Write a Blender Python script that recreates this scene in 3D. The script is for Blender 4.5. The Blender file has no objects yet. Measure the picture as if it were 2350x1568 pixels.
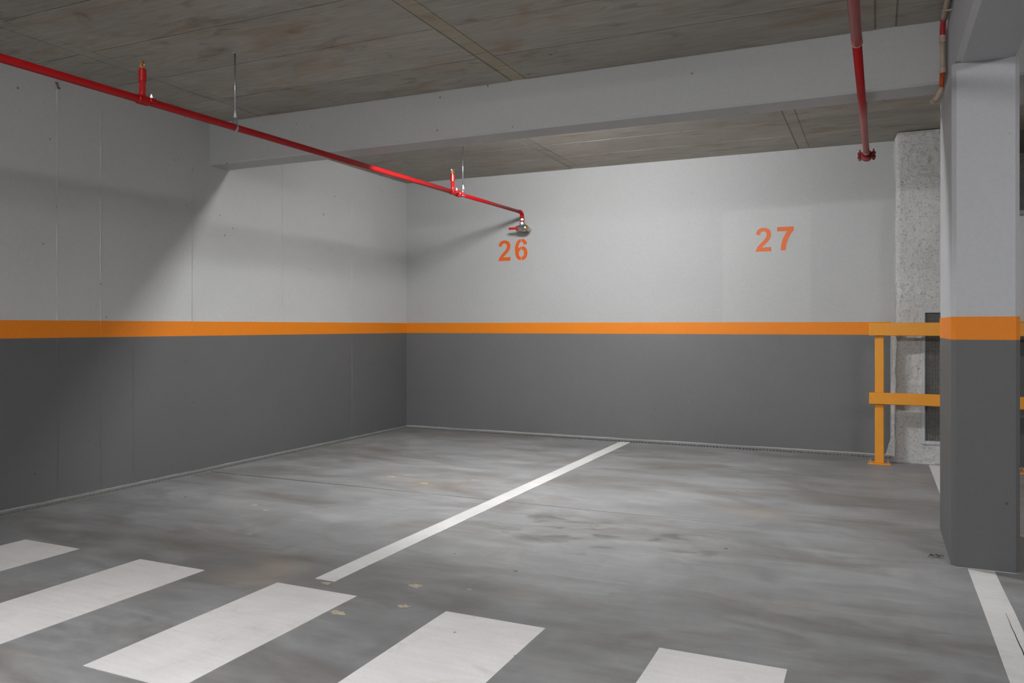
import bpy, math, random
from mathutils import Vector, Matrix, noise

# ------------------------------------------------------------------ camera, world, exposure
sc = bpy.context.scene
C = sc.collection
cam_d = bpy.data.cameras.new('camera')
cam = bpy.data.objects.new('camera', cam_d)
C.objects.link(cam)
cam.location = (0, 0, 1.1)
cam.rotation_euler = (math.radians(90), 0, 0.4299)
cam_d.sensor_width = 36
cam_d.lens = 1828.46 / 2350 * 36
cam_d.shift_y = -34.9 / 2350
cam_d.clip_start = 0.05
sc.camera = cam

world = bpy.data.worlds.new('world')
sc.world = world
world.use_nodes = True
world.node_tree.nodes['Background'].inputs[0].default_value = (0.02, 0.02, 0.02, 1)
world.node_tree.nodes['Background'].inputs[1].default_value = 1.0

sc.view_settings.view_transform = 'Standard'
sc.view_settings.look = 'None'
sc.view_settings.gamma = 1
sc.view_settings.use_curve_mapping = False
sc.view_settings.exposure = 0.0
sc.cycles.use_light_tree = False      # a handful of lamps: plain light sampling is quicker

BATTEN_STRENGTH = 172.0
GLOBE_STRENGTH = 500.0
GLOBE = (-2.2, 5.03, 2.60, 0.046, 0.29)      # opal lamp behind the cross beam: centre, radius, half length of its straight part
# fluorescent battens over the driveway, then two added as fill: x, y of the middle, label
LAMPS = [(-1.7, 0.25, 'fluorescent batten on the ceiling over the zebra crossing'),
         (-1.7, -4.8, 'fluorescent batten on the ceiling farthest back in the driveway'),
         (2.5, 0.4, 'unseen fill batten right of the long beam, added to brighten the pillar'),  # fill lamp, added so the pillar front gets more light
         (5.5, 6.5, 'unseen ceiling batten added to brighten the recess beyond the pillar')]  # added lamp for the otherwise unlit recess right of the pillar

# ------------------------------------------------------------------ measured layout (metres)
XL, YB, ZC = -4.72, 7.50, 2.673        # left wall, back wall, ceiling
Z_DADO, Z_BAND = 1.027, 1.137          # orange band
XR, YF = 14.0, -9.0                    # far sides of the garage, out of view
BEAM_Y0, BEAM_Y1, BEAM_Z = 4.65, 4.87, 2.3515
PX0, PX1, PY0, PY1, PZ = 0.310, 0.576, 4.15, 4.90, 2.30   # pillar
CX0, CX1, CY = 0.135, 0.86, 7.15       # rough rendered pier
rnd = random.Random(7)

# ------------------------------------------------------------------ node helpers
def new_mat(name):
    m = bpy.data.materials.new(name)
    m.use_nodes = True
    nt = m.node_tree
    return m, nt, nt.nodes['Principled BSDF']

class G:
    """small wrapper to write node graphs briefly"""
    def __init__(s, nt):
        s.nt = nt
        s.pos = nt.nodes.new('ShaderNodeNewGeometry').outputs['Position']
    def node(s, t, **kw):
        n = s.nt.nodes.new(t)
        for k, v in kw.items():
            setattr(n, k, v)
        return n
    def set(s, sock, v):
        if isinstance(v, bpy.types.NodeSocket):
            s.nt.links.new(v, sock)
        else:
            sock.default_value = v
    def math(s, op, a, b=0.0, c=None, clamp=False):
        n = s.node('ShaderNodeMath', operation=op, use_clamp=clamp)
        s.set(n.inputs[0], a); s.set(n.inputs[1], b)
        if c is not None: s.set(n.inputs[2], c)
        return n.outputs[0]
    def scale(s, v, loc=(0, 0, 0), rot=(0, 0, 0)):
        n = s.node('ShaderNodeMapping')
        s.nt.links.new(s.pos, n.inputs['Vector'])
        n.inputs['Scale'].default_value = v
        n.inputs['Location'].default_value = loc
        n.inputs['Rotation'].default_value = rot
        return n.outputs[0]
    def noise(s, vec, sc_, det=4, rough=0.55, dist=0.0):
        n = s.node('ShaderNodeTexNoise')
        s.nt.links.new(vec, n.inputs['Vector'])
        n.inputs['Scale'].default_value = sc_
        n.inputs['Detail'].default_value = det
        n.inputs['Roughness'].default_value = rough
        n.inputs['Distortion'].default_value = dist
        return n.outputs['Fac']
    def voro(s, vec, sc_, feat='F1', rand=1.0):
        n = s.node('ShaderNodeTexVoronoi', feature=feat)
        s.nt.links.new(vec, n.inputs['Vector'])
        n.inputs['Scale'].default_value = sc_
        n.inputs['Randomness'].default_value = rand
        return n.outputs['Distance']
    def ramp(s, v, a, b, lo=0.0, hi=1.0):
        n = s.node('ShaderNodeMapRange')
        n.clamp = True
        s.set(n.inputs['Value'], v)
        n.inputs['From Min'].default_value = a
        n.inputs['From Max'].default_value = b
        n.inputs['To Min'].default_value = lo
        n.inputs['To Max'].default_value = hi
        return n.outputs[0]
    def mix(s, f, a, b, mode='MIX'):
        n = s.node('ShaderNodeMix', data_type='RGBA', blend_type=mode)
        s.set(n.inputs[0], f)
        for i, v in ((6, a), (7, b)):
            if isinstance(v, tuple) and len(v) == 3: v = v + (1,)
            s.set(n.inputs[i], v)
        return n.outputs[2]
    def mul(s, col, f):
        n = s.node('ShaderNodeVectorMath', operation='SCALE')
        s.set(n.inputs[0], col if isinstance(col, bpy.types.NodeSocket) else col[:3])
        s.set(n.inputs['Scale'], f)
        return n.outputs[0]
    def bump(s, h, strength, dist):
        n = s.node('ShaderNodeBump')
        n.inputs['Strength'].default_value = strength
        n.inputs['Distance'].default_value = dist
        s.nt.links.new(h, n.inputs['Height'])
        return n.outputs[0]
    def sep(s):
        n = s.node('ShaderNodeSeparateXYZ')
        s.nt.links.new(s.pos, n.inputs[0])
        return n.outputs
    def box(s, x0, x1, z0, z1, soft, ax=0, bx=2):
        o = s.sep()
        f = s.ramp(o[ax], x0 - soft, x0 + soft)
        f = s.math('MULTIPLY', f, s.ramp(o[ax], x1 - soft, x1 + soft, 1, 0))
        f = s.math('MULTIPLY', f, s.ramp(o[bx], z0 - soft, z0 + soft))
        return s.math('MULTIPLY', f, s.ramp(o[bx], z1 - soft, z1 + soft, 1, 0))

def simple(name, col, rough=0.5, metal=0.0, grain=0.06, gs=40, bump=0.0, spec=0.5):
    m, nt, b = new_mat(name)
    g = G(nt)
    n = g.noise(g.pos, gs, 3)
    nt.links.new(g.mul(tuple(col), g.ramp(n, 0.3, 0.7, 1 - grain, 1 + grain)), b.inputs['Base Color'])
    b.inputs['Roughness'].default_value = rough
    b.inputs['Metallic'].default_value = metal
    b.inputs['Specular IOR Level'].default_value = spec
    if bump:
        nt.links.new(g.bump(n, 0.5, bump), b.inputs['Normal'])
    return m

def paint(name, col, patch=None, pits=0.5, rough=0.6, streak=0.05):
    """matt masonry paint over cast concrete: blotches, roller grain, small blow holes"""
    m, nt, b = new_mat(name)
    g = G(nt)
    big = g.noise(g.pos, 0.9, 3, 0.6)
    fine = g.noise(g.pos, 55, 1, 0.6)
    f = g.math('MULTIPLY', g.ramp(big, 0.3, 0.7, 1 - streak, 1 + streak), g.ramp(fine, 0.3, 0.7, 0.975, 1.025))
    c = g.mul(tuple(col), f)
    if patch:
        x0, x1, z0, z1, gain = patch
        c = g.mul(c, g.ramp(g.box(x0, x1, z0, z1, 0.012), 0, 1, 1, gain))
    v = g.voro(g.pos, 9)
    clus = g.noise(g.pos, 1.7, 1)
    rad = g.ramp(clus, 0.40, 0.68, 0.015, 0.085)
    pit = g.math('LESS_THAN', v, rad)
    c = g.mul(c, g.ramp(pit, 0, 1, 1, 1 - pits))
    nt.links.new(c, b.inputs['Base Color'])
    b.inputs['Roughness'].default_value = rough
    b.inputs['Specular IOR Level'].default_value = 0.35
    h = g.math('ADD', g.math('MULTIPLY', fine, 0.25), g.math('MULTIPLY', g.noise(g.pos, 6, 2), 0.8))
    nt.links.new(g.bump(h, 0.35, 0.004), b.inputs['Normal'])
    return m

# ------------------------------------------------------------------ materials
M = {}
M['grey'] = paint('grey_wall_paint', (0.475, 0.475, 0.47), streak=0.03)  # the back wall's grey, lightened in colour to make up for weak light
M['grey_back'] = paint('grey_back_wall_paint', (0.405, 0.405, 0.40), patch=(-1.30, -0.535, 1.137, 2.16, 1.06), pits=0.1, streak=0.025)
M['grey_pillar'] = paint('grey_pillar_paint', (0.44, 0.443, 0.455), streak=0.02, pits=0.3)
M['dado'] = paint('dark_grey_dado_paint', (0.112, 0.112, 0.112), streak=0.05, pits=0.45, rough=0.55)
M['dado_back'] = paint('dark_grey_back_dado_paint', (0.138, 0.138, 0.138), streak=0.05, pits=0.15, rough=0.55)
M['orange'] = paint('orange_band_paint', (0.72, 0.205, 0.006), pits=0.1, streak=0.04, rough=0.55)
M['digit'] = paint('orange_stencil_paint', (0.66, 0.105, 0.008), pits=0.0, streak=0.06)
M['digit27'] = paint('faded_orange_stencil_paint', (0.66, 0.145, 0.04), pits=0.0, streak=0.06)
M['rail'] = simple('yellow_orange_enamel', (0.72, 0.285, 0.018), 0.4, grain=0.03, gs=8)
M['red'] = simple('red_enamel', (0.36, 0.002, 0.004), 0.38, grain=0.05, gs=15, spec=0.35)
M['redgloss'] = simple('glossy_red_enamel', (0.45, 0.010, 0.011), 0.25, grain=0.08, gs=60)
M['darkred'] = simple('dark_red_enamel', (0.20, 0.006, 0.008), 0.35, grain=0.1, gs=60)
M['redtape'] = simple('red_tape', (0.42, 0.02, 0.03), 0.4)
M['brass'] = simple('brass', (0.62, 0.40, 0.14), 0.3, 1.0, grain=0.15, gs=90)
M['zinc'] = simple('galvanised_steel', (0.50, 0.54, 0.58), 0.35, 1.0, grain=0.15, gs=120)
M['chrome'] = simple('nickel_plated_brass', (0.60, 0.59, 0.56), 0.3, 1.0, grain=0.1, gs=120)
M['frame'] = simple('grey_vent_frame_paint', (0.42, 0.43, 0.46), 0.5)
M['wire'] = simple('galvanised_wire', (0.45, 0.44, 0.40), 0.5, 0.4, grain=0.2, gs=60)
M['shaft'] = simple('near_black_concrete', (0.03, 0.03, 0.032), 0.8, grain=0.3, gs=5)  # near black lining of the vent shaft and drain channels
M['conduit'] = simple('beige_plastic_pipe', (0.46, 0.36, 0.28), 0.45)
M['copper'] = simple('orange_joint_compound', (0.50, 0.07, 0.008), 0.5, grain=0.3, gs=120)
M['lampbody'] = simple('lamp_housing_plastic', (0.55, 0.55, 0.55), 0.4)
M['leaf'] = simple('dry_brown_leaf', (0.13, 0.095, 0.07), 0.7, grain=0.3, gs=60)
M['splash'] = simple('beige_plaster_splash', (0.40, 0.34, 0.26), 0.8, grain=0.2, gs=60)
M['lime'] = simple('white_lime_streak', (0.50, 0.49, 0.42), 0.8, grain=0.3, gs=70)
M['crack'] = simple('dirt_in_crack', (0.02, 0.02, 0.02), 0.9)
M['rust'] = simple('rusty_tie', (0.13, 0.08, 0.035), 0.8, grain=0.3, gs=100)
M['drain'] = simple('drain_concrete_edge', (0.23, 0.23, 0.22), 0.7, grain=0.15, gs=30, bump=0.003)
M['grate'] = simple('dusty_drain_grate', (0.20, 0.20, 0.195), 0.55, 0.3, grain=0.2, gs=40)

def emis(name, strength):
    m, nt, b = new_mat(name)
    b.inputs['Base Color'].default_value = (0.8, 0.8, 0.8, 1)
    b.inputs['Emission Color'].default_value = (0.975, 0.985, 1.0, 1)
    b.inputs['Emission Strength'].default_value = strength
    return m
M['tube'] = emis('lit_lamp_diffuser', BATTEN_STRENGTH)
M['bulb'] = emis('lit_opal_globe', GLOBE_STRENGTH)

def ceiling_mat(name, tint=(1, 1, 1), stain=1.0):
    m, nt, b = new_mat(name)
    g = G(nt)
    grain = g.noise(g.scale((1.6, 14, 1)), 3.0, 5, 0.65, 0.4)       # film-faced board grain along x
    big = g.noise(g.scale((0.8, 1.5, 1), (3, 1, 0)), 1.1, 4, 0.6, 0.6)
    c = g.mix(g.ramp(grain, 0.25, 0.75), (0.31 * tint[0], 0.287 * tint[1], 0.248 * tint[2]), (0.465 * tint[0], 0.432 * tint[1], 0.38 * tint[2]))
    c = g.mul(c, g.ramp(big, 0.3, 0.7, 0.84, 1.14))
    # rusty / ochre water stains
    st = g.noise(g.scale((1.0, 2.6, 1), (7.3, 2.2, 0)), 1.6, 5, 0.62, 0.8)
    c = g.mix(g.math('MULTIPLY', g.ramp(st, 0.54, 0.74), 0.55 * stain), c, (0.29, 0.165, 0.062))
    st2 = g.noise(g.scale((1.2, 3.4, 1), (1.3, 8.2, 0)), 2.1, 4, 0.6, 1.2)
    c = g.mix(g.math('MULTIPLY', g.ramp(st2, 0.57, 0.73), 0.48 * stain), c, (0.12, 0.09, 0.06))
    # blow holes
    v = g.voro(g.scale((1, 1.8, 1)), 2.6)
    hole = g.math('LESS_THAN', v, 0.034)
    v2 = g.voro(g.scale((1, 1.5, 1), (5, 5, 0)), 11)
    hole2 = g.math('LESS_THAN', v2, g.ramp(big, 0.45, 0.7, 0.0, 0.075))
    c = g.mul(c, g.ramp(hole, 0, 1, 1, 0.3))
    c = g.mul(c, g.ramp(hole2, 0, 1, 1, 0.6))
    oi = g.node('ShaderNodeObjectInfo').outputs['Random']
    c = g.mul(c, g.ramp(oi, 0, 1, 0.90, 1.09))
    nt.links.new(c, b.inputs['Base Color'])
    b.inputs['Roughness'].default_value = 0.62
    b.inputs['Specular IOR Level'].default_value = 0.35
    h = g.math('MULTIPLY', g.noise(g.scale((1.6, 14, 1)), 9.0, 2), 0.5)
    nt.links.new(g.bump(h, 0.4, 0.004), b.inputs['Normal'])
    return m
M['ceil'] = ceiling_mat('formwork_concrete')
M['ceilslab'] = ceiling_mat('formwork_concrete_slab', (0.62, 0.6, 0.58))
M['ceilstrip'] = ceiling_mat('ochre_formwork_joint', (1.0, 0.94, 0.82), 1.3)

def floor_mat():
    m, nt, b = new_mat('trowelled_concrete_floor')
    g = G(nt)
    o = g.sep()
    big = g.noise(g.pos, 0.75, 5, 0.6, 0.5)
    mid = g.noise(g.scale((1.0, 2.4, 1), (0, 0, 0), (0, 0, 0.35)), 2.6, 5, 0.62, 1.1)
    str_ = g.noise(g.scale((1.2, 16, 1), (0, 0, 0), (0, 0, 0.75)), 1.7, 4, 0.65, 0.35)
    str2 = g.noise(g.scale((14, 1.1, 1), (2, 3, 0), (0, 0, 0.35)), 1.5, 3, 0.65, 0.4)
    fine = g.noise(g.pos, 120, 2, 0.6)
    f = g.math('MULTIPLY', g.ramp(big, 0.3, 0.7, 0.78, 1.22), g.ramp(mid, 0.3, 0.7, 0.80, 1.15))
    f = g.math('MULTIPLY', f, g.ramp(str_, 0.3, 0.7, 0.93, 1.06))
    f = g.math('MULTIPLY', f, g.ramp(str2, 0.3, 0.7, 0.97, 1.025))
    f = g.math('MULTIPLY', f, g.ramp(fine, 0.3, 0.7, 0.96, 1.04))
    c = g.mul((0.234, 0.235, 0.236), f)
    # brownish damp / dirt stains
    st = g.noise(g.scale((0.7, 1.6, 1), (4.1, 9.2, 0), (0, 0, 0.5)), 1.25, 6, 0.62, 0.9)
    c = g.mix(g.math('MULTIPLY', g.ramp(st, 0.48, 0.70), 0.66), c, (0.105, 0.088, 0.072))
    st3 = g.noise(g.scale((0.9, 1.9, 1), (14.1, 1.2, 0)), 1.0, 4, 0.6, 0.5)
    c = g.mix(g.math('MULTIPLY', g.ramp(st3, 0.60, 0.78), 0.5), c, (0.34, 0.27, 0.205))
    # curved trowel / tyre scuffs
    w = g.node('ShaderNodeTexWave', wave_type='RINGS', rings_direction='Z')
    nt.links.new(g.scale((1, 1, 0.0), (1.9, -3.2, 0)), w.inputs['Vector'])
    w.inputs['Scale'].default_value = 2.2
    w.inputs['Distortion'].default_value = 5
    w.inputs['Detail'].default_value = 3
    w.inputs['Detail Scale'].default_value = 1.4
    patch = g.noise(g.scale((1.0, 1.5, 1), (2.2, 6.1, 0)), 1.7, 4, 0.6, 0.8)
    sc_ = g.math('MULTIPLY', g.ramp(w.outputs['Fac'], 0.62, 0.95), g.ramp(patch, 0.55, 0.70))
    c = g.mix(g.math('MULTIPLY', sc_, 0.30), c, (0.10, 0.095, 0.088))
    # a cluster of darker smears in the bay, about x -1.4, y 4.1
    dx = g.math('DIVIDE', g.math('ADD', o[0], 1.35), 1.0)
    dy = g.math('DIVIDE', g.math('SUBTRACT', o[1], 4.05), 0.62)
    r = g.math('SQRT', g.math('ADD', g.math('MULTIPLY', dx, dx), g.math('MULTIPLY', dy, dy)))
    smear = g.noise(g.scale((2.6, 6.0, 1), (1, 1, 0), (0, 0, -0.12)), 1.3, 4, 0.55, 0.6)
    sm = g.math('MULTIPLY', g.ramp(r, 0.45, 1.0, 1, 0), g.ramp(smear, 0.52, 0.66))
    c = g.mix(g.math('MULTIPLY', sm, 0.75), c, (0.085, 0.078, 0.070))
    # scattered dark specks
    v = g.voro(g.pos, 2.3)
    c = g.mul(c, g.ramp(g.math('LESS_THAN', v, 0.025), 0, 1, 1, 0.35))
    nt.links.new(c, b.inputs['Base Color'])
    nt.links.new(g.ramp(mid, 0.3, 0.7, 0.42, 0.60), b.inputs['Roughness'])
    b.inputs['Specular IOR Level'].default_value = 0.45
    h = g.noise(g.pos, 14, 2)
    nt.links.new(g.bump(h, 0.10, 0.003), b.inputs['Normal'])
    return m
M['floor'] = floor_mat()

def white_mat(name, col):
    m, nt, b = new_mat(name)
    g = G(nt)
    n1 = g.noise(g.pos, 1.6, 5, 0.62, 0.6)
    n2 = g.noise(g.scale((2, 22, 1), (0, 0, 0), (0, 0, 0.6)), 2.0, 4, 0.6, 0.5)
    n3 = g.noise(g.pos, 90, 2)
    f = g.math('MULTIPLY', g.ramp(n1, 0.3, 0.7, 0.88, 1.06), g.ramp(n2, 0.3, 0.7, 0.95, 1.04))
    f = g.math('MULTIPLY', f, g.ramp(n3, 0.3, 0.7, 0.97, 1.03))
    c = g.mul(col, f)
    d = g.noise(g.scale((1.5, 2, 1), (3, 8, 0)), 3.4, 5, 0.6, 0.6)
    c = g.mix(g.math('MULTIPLY', g.ramp(d, 0.58, 0.75), 0.35), c, (0.36, 0.33, 0.31))
    v = g.voro(g.pos, 3.1)
    c = g.mul(c, g.ramp(g.math('LESS_THAN', v, 0.025), 0, 1, 1, 0.5))
    nt.links.new(c, b.inputs['Base Color'])
    b.inputs['Roughness'].default_value = 0.5
    nt.links.new(g.bump(n3, 0.2, 0.002), b.inputs['Normal'])
    return m
M['white'] = white_mat('white_road_paint', (0.665, 0.65, 0.64))
M['whiteline'] = white_mat('fresh_white_line_paint', (0.625, 0.615, 0.60))

def render_mat():
    m, nt, b = new_mat('rough_white_render')
    g = G(nt)
    n1 = g.noise(g.pos, 52, 5, 0.72, 0.3)
    n2 = g.noise(g.pos, 75, 4, 0.7)
    big = g.noise(g.pos, 2.2, 3)
    c = g.mix(g.ramp(big, 0.3, 0.7), (0.52, 0.51, 0.485), (0.62, 0.615, 0.60))
    pits = g.math('MULTIPLY', g.ramp(n1, 0.50, 0.38), g.ramp(n2, 0.60, 0.42))
    c = g.mix(g.math('MULTIPLY', pits, 0.62), c, (0.16, 0.15, 0.135))
    nt.links.new(c, b.inputs['Base Color'])
    b.inputs['Roughness'].default_value = 0.9
    b.inputs['Specular IOR Level'].default_value = 0.2
    h = g.math('ADD', n1, g.math('MULTIPLY', n2, 0.5))
    nt.links.new(g.bump(h, 0.9, 0.012), b.inputs['Normal'])
    return m
M['render'] = render_mat()

# ------------------------------------------------------------------ mesh helpers
class MB:
    def __init__(s): s.v = []; s.f = []; s.smooth = []
    def add(s, vs, fs, smooth=False):
        n = len(s.v)
        s.v += [tuple(p) for p in vs]
        s.f += [tuple(i + n for i in f) for f in fs]
        s.smooth += [smooth] * len(fs)
        return s
    def box(s, x0, x1, y0, y1, z0, z1):
        vs = [(x, y, z) for z in (z0, z1) for y in (y0, y1) for x in (x0, x1)]
        return s.add(vs, [(0, 2, 3, 1), (4, 5, 7, 6), (0, 1, 5, 4), (2, 6, 7, 3), (0, 4, 6, 2), (1, 3, 7, 5)])
    def bbox(s, x0, x1, y0, y1, z0, z1, b):
        """box with all edges chamfered by b"""
        vs = []; idx = {}
        for sx in (0, 1):
            for sy in (0, 1):
                for sz in (0, 1):
                    X = (x0, x1)[sx]; Y = (y0, y1)[sy]; Z = (z0, z1)[sz]
                    ix = X + (b if sx == 0 else -b); iy = Y + (b if sy == 0 else -b); iz = Z + (b if sz == 0 else -b)
                    for a, p in enumerate(((X, iy, iz), (ix, Y, iz), (ix, iy, Z))):
                        idx[(sx, sy, sz, a)] = len(vs); vs.append(p)
        fs = []
        for a in range(3):
            for sd in (0, 1):
                q = []
                for (p, r) in ((0, 0), (1, 0), (1, 1), (0, 1)):
                    k = [p, r]; k.insert(a, sd); q.append(idx[(k[0], k[1], k[2], a)])
                fs.append(tuple(q))
        for a in range(3):           # edges along axis a
            for p in (0, 1):
                for r in (0, 1):
                    o = [i for i in range(3) if i != a]
                    q = []
                    for t in (0, 1):
                        k = [0, 0, 0]; k[a] = t; k[o[0]] = p; k[o[1]] = r
                        pair = [idx[(k[0], k[1], k[2], o[0])], idx[(k[0], k[1], k[2], o[1])]]
                        q += pair if t == 0 else pair[::-1]
                    fs.append(tuple(q))
        for sx in (0, 1):
            for sy in (0, 1):
                for sz in (0, 1):
                    fs.append(tuple(idx[(sx, sy, sz, a)] for a in range(3)))
        return s.add(vs, fs)
    def prism(s, poly, axis, a0, a1):
        """polygon (2D list) extruded along an axis; the 2D pair is the other two axes in xyz order"""
        n = len(poly); vs = []
        for t in (a0, a1):
            for (p, q) in poly:
                c = [p, q]; c.insert(axis, t); vs.append(tuple(c))
        fs = [tuple(range(n)), tuple(range(2 * n - 1, n - 1, -1))]
        fs += [(i, (i + 1) % n, n + (i + 1) % n, n + i) for i in range(n)]
        return s.add(vs, fs)
    def tube(s, pts, r, n=20, caps=True):
        pts = [Vector(p) for p in pts]
        rs = r if isinstance(r, (list, tuple)) else [r] * len(pts)
        prev = None; vs = []
        for i, p in enumerate(pts):
            t = (pts[min(i + 1, len(pts) - 1)] - pts[max(i - 1, 0)]).normalized()
            if prev is None:
                u = t.orthogonal().normalized()
            else:
                u = (prev - t * prev.dot(t)).normalized()
            prev = u; w = t.cross(u)
            for k in range(n):
                a = 2 * math.pi * k / n
                vs.append(p + (u * math.cos(a) + w * math.sin(a)) * rs[i])
        fs = [(i * n + k, i * n + (k + 1) % n, (i + 1) * n + (k + 1) % n, (i + 1) * n + k) for i in range(len(pts) - 1) for k in range(n)]
        s.add(vs, fs, True)
        if caps:
            m = len(s.v) - len(vs)
            s.f += [tuple(m + k for k in range(n))[::-1], tuple(m + (len(pts) - 1) * n + k for k in range(n))]
            s.smooth += [False, False]
        return s
    def lathe(s, prof, origin, axis, n=24):
        """profile of (distance along the axis, radius)"""
        a = Vector(axis).normalized(); o = Vector(origin)
        u = a.orthogonal().normalized(); w = a.cross(u)
        vs = []
        for (t, r) in prof:
            for k in range(n):
                q = 2 * math.pi * k / n
                vs.append(o + a * t + (u * math.cos(q) + w * math.sin(q)) * r)
        fs = [(i * n + k, i * n + (k + 1) % n, (i + 1) * n + (k + 1) % n, (i + 1) * n + k) for i in range(len(prof) - 1) for k in range(n)]
        fs += [tuple(range(n))[::-1], tuple((len(prof) - 1) * n + k for k in range(n))]
        return s.add(vs, fs)
    def build(s, name, mat, parent=None, loc=None):
        me = bpy.data.meshes.new(name)
        me.from_pydata(s.v, [], s.f)
        me.polygons.foreach_set('use_smooth', s.smooth)
        me.materials.append(M[mat])
        import bmesh
        bm = bmesh.new(); bm.from_mesh(me)
        bmesh.ops.recalc_face_normals(bm, faces=bm.faces)
        bm.to_mesh(me); bm.free()
        me.update()
        o = bpy.data.objects.new(name, me)
        C.objects.link(o)
        if loc is not None:
            me.transform(Matrix.Translation(-Vector(loc)))
            o.location = loc
        if parent is not None:
            o.parent = parent
            o.matrix_parent_inverse = Matrix.Translation(-parent.location)
        return o

def tag(o, label=None, cat=None, group=None, kind=None):
    if label: o['label'] = label
    if cat: o['category'] = cat
    if group: o['group'] = group
    if kind: o['kind'] = kind
    return o
def thing(name, loc, label, cat, group=None):
    e = bpy.data.objects.new(name, None)
    e.empty_display_size = 0.05
    C.objects.link(e)
    e.location = loc
    return tag(e, label, cat, group)
def struct(o, label):
    return tag(o, label, None, None, 'structure')

# ------------------------------------------------------------------ the setting: floor
# the slab is cut by a saw joint at y = 4.53 that closes towards the right
def joint_w(x):
    t = max(0.0, min(1.0, (x + 4.6) / 4.0))
    return 0.010 * (1 - t) ** 0.8 * (0.75 + 0.5 * noise.noise(Vector((x * 3.1, 2.0, 0)))) + 0.0002
DX, DY = XL + 0.125, 7.325            # inner edges of the drains
fl = MB()
xs = [DX + i * (0.2 - DX) / 60 for i in range(61)]
lo = [(x, 4.53 + 0.004 * noise.noise(Vector((x * 2.3, 0, 5))) - joint_w(x), 0.0) for x in xs]
hi = [(x, 4.53 + 0.004 * noise.noise(Vector((x * 2.3, 0, 5))) + joint_w(x), 0.0) for x in xs]
n = len(xs)
fl.add([(x, YF, 0) for x in xs] + lo, [(i, i + 1, n + i + 1, n + i) for i in range(n - 1)])
fl.add(hi + [(x, DY, 0) for x in xs], [(i, i + 1, n + i + 1, n + i) for i in range(n - 1)])
fl.add([(p[0], p[1], 0) for p in lo] + [(p[0], p[1], -0.012) for p in lo], [(i, i + 1, n + i + 1, n + i) for i in range(n - 1)])
fl.add([(p[0], p[1], 0) for p in hi] + [(p[0], p[1], -0.012) for p in hi], [(i, i + 1, n + i + 1, n + i) for i in range(n - 1)])
fl.add([(DX, 4.45, -0.012), (0.2, 4.45, -0.012), (0.2, 4.6, -0.012), (DX, 4.6, -0.012)], [(0, 1, 2, 3)])
fl.add([(0.2, YF, 0), (XR, YF, 0), (XR, 9.2, 0), (0.2, 9.2, 0)], [(0, 1, 2, 3)])
fl.add([(0.105, DY, 0), (0.2, DY, 0), (0.2, 9.2, 0), (0.105, 9.2, 0)], [(0, 1, 2, 3)])
fl.add([(XL, YF, 0), (DX, YF, 0), (DX, -2, 0), (XL, -2, 0)], [(0, 1, 2, 3)])
fl.box(XL, XR, YF, 9.2, -0.25, -0.11)
floor = struct(fl.build('floor', 'floor'), 'grey trowelled concrete garage floor with scuffs and stains')

def ribbon(pts_l, pts_r, z):
    b = MB(); n = len(pts_l)
    b.add([(x, y, z) for x, y in pts_l] + [(x, y, z) for x, y in pts_r] + [(x, y, 0) for x, y in pts_l] + [(x, y, 0) for x, y in pts_r],
          [(i, i + 1, n + i + 1, n + i) for i in range(n - 1)] + [(2 * n + i, 2 * n + i + 1, i + 1, i) for i in range(n - 1)]
          + [(n + i, n + i + 1, 3 * n + i + 1, 3 * n + i) for i in range(n - 1)] + [(0, n, 3 * n, 2 * n), (n - 1, 2 * n - 1, 4 * n - 1, 3 * n - 1)])
    return b
def painted_rect(name, x0, x1, y0, y1, label, wob=0.0025, mat='white'):
    n = 24
    ys = [y0 + (y1 - y0) * i / n for i in range(n + 1)]
    L = [(x0 + wob * noise.noise(Vector((x0 * 7, y * 3, 1))), y) for y in ys]
    R = [(x1 + wob * noise.noise(Vector((x1 * 7, y * 3, 4))), y) for y in ys]
    return tag(ribbon(L, R, 0.0015).build(name, mat, floor), label)
zl = ['white zebra stripe nearest the left wall, running out of the frame', 'second white zebra stripe from the left wall', 'white zebra stripe in the middle of the five',
      'second zebra stripe from the right, cut by the lower edge', 'rightmost white zebra stripe, only its far end in view']
for i, (a, b_) in enumerate([(-3.990, -3.580), (-3.163, -2.755), (-2.337, -1.927), (-1.510, -1.097), (-0.677, -0.262)]):
    painted_rect('zebra_stripe', a, b_, 1.766, 2.686, zl[i])
painted_rect('bay_line', -2.228, -2.124, 2.80, 7.33, 'thin white line between parking bays 26 and 27', mat='whiteline')
painted_rect('bay_line', 0.372, 0.478, 0.6, 7.12, 'white line running on both sides of the pillar', mat='whiteline')
# crack along the right-hand line
L = [(0.446 - 0.003 * (1 - abs(i - 10) / 10) + 0.004 * noise.noise(Vector((i * .5, 3, 0))), 3.56 - 0.055 * i) for i in range(21)]
tag(ribbon(L, [(x + 0.0032 * (1 - (abs(i - 10) / 10) ** 2) + 0.0005, y) for i, (x, y) in enumerate(L)], 0.0022).build('crack', 'crack', floor), 'thin dark crack along the white line near the pillar')
# dried plaster splashes
for (x, y, s_) in [(-1.776, 2.899, .045), (-1.686, 2.664, .035), (-1.879, 2.497, .04), (-2.137, 2.765, .028), (-2.885, 4.809, .05), (-3.219, 4.922, .045),
                   (-3.15, 5.02, .035), (-3.476, 3.792, .03), (-3.326, 3.72, .028), (-2.622, 5.068, .03), (-1.55, 2.95, .015), (-3.02, 3.25, .018)]:
    b = MB(); k = 18; vs = []
    for i in range(k):
        a = 2 * math.pi * i / k
        r = s_ * (0.55 + 0.75 * abs(noise.noise(Vector((math.cos(a) * 1.3 + x * 9, math.sin(a) * 1.3 + y * 7, 0))) * 2))
        vs.append((x + r * math.cos(a) * 0.9, y + r * math.sin(a) * 0.6, 0.0012))
    b.add(vs, [tuple(range(k))])
    b.build('plaster_splash', 'splash', floor)

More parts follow.
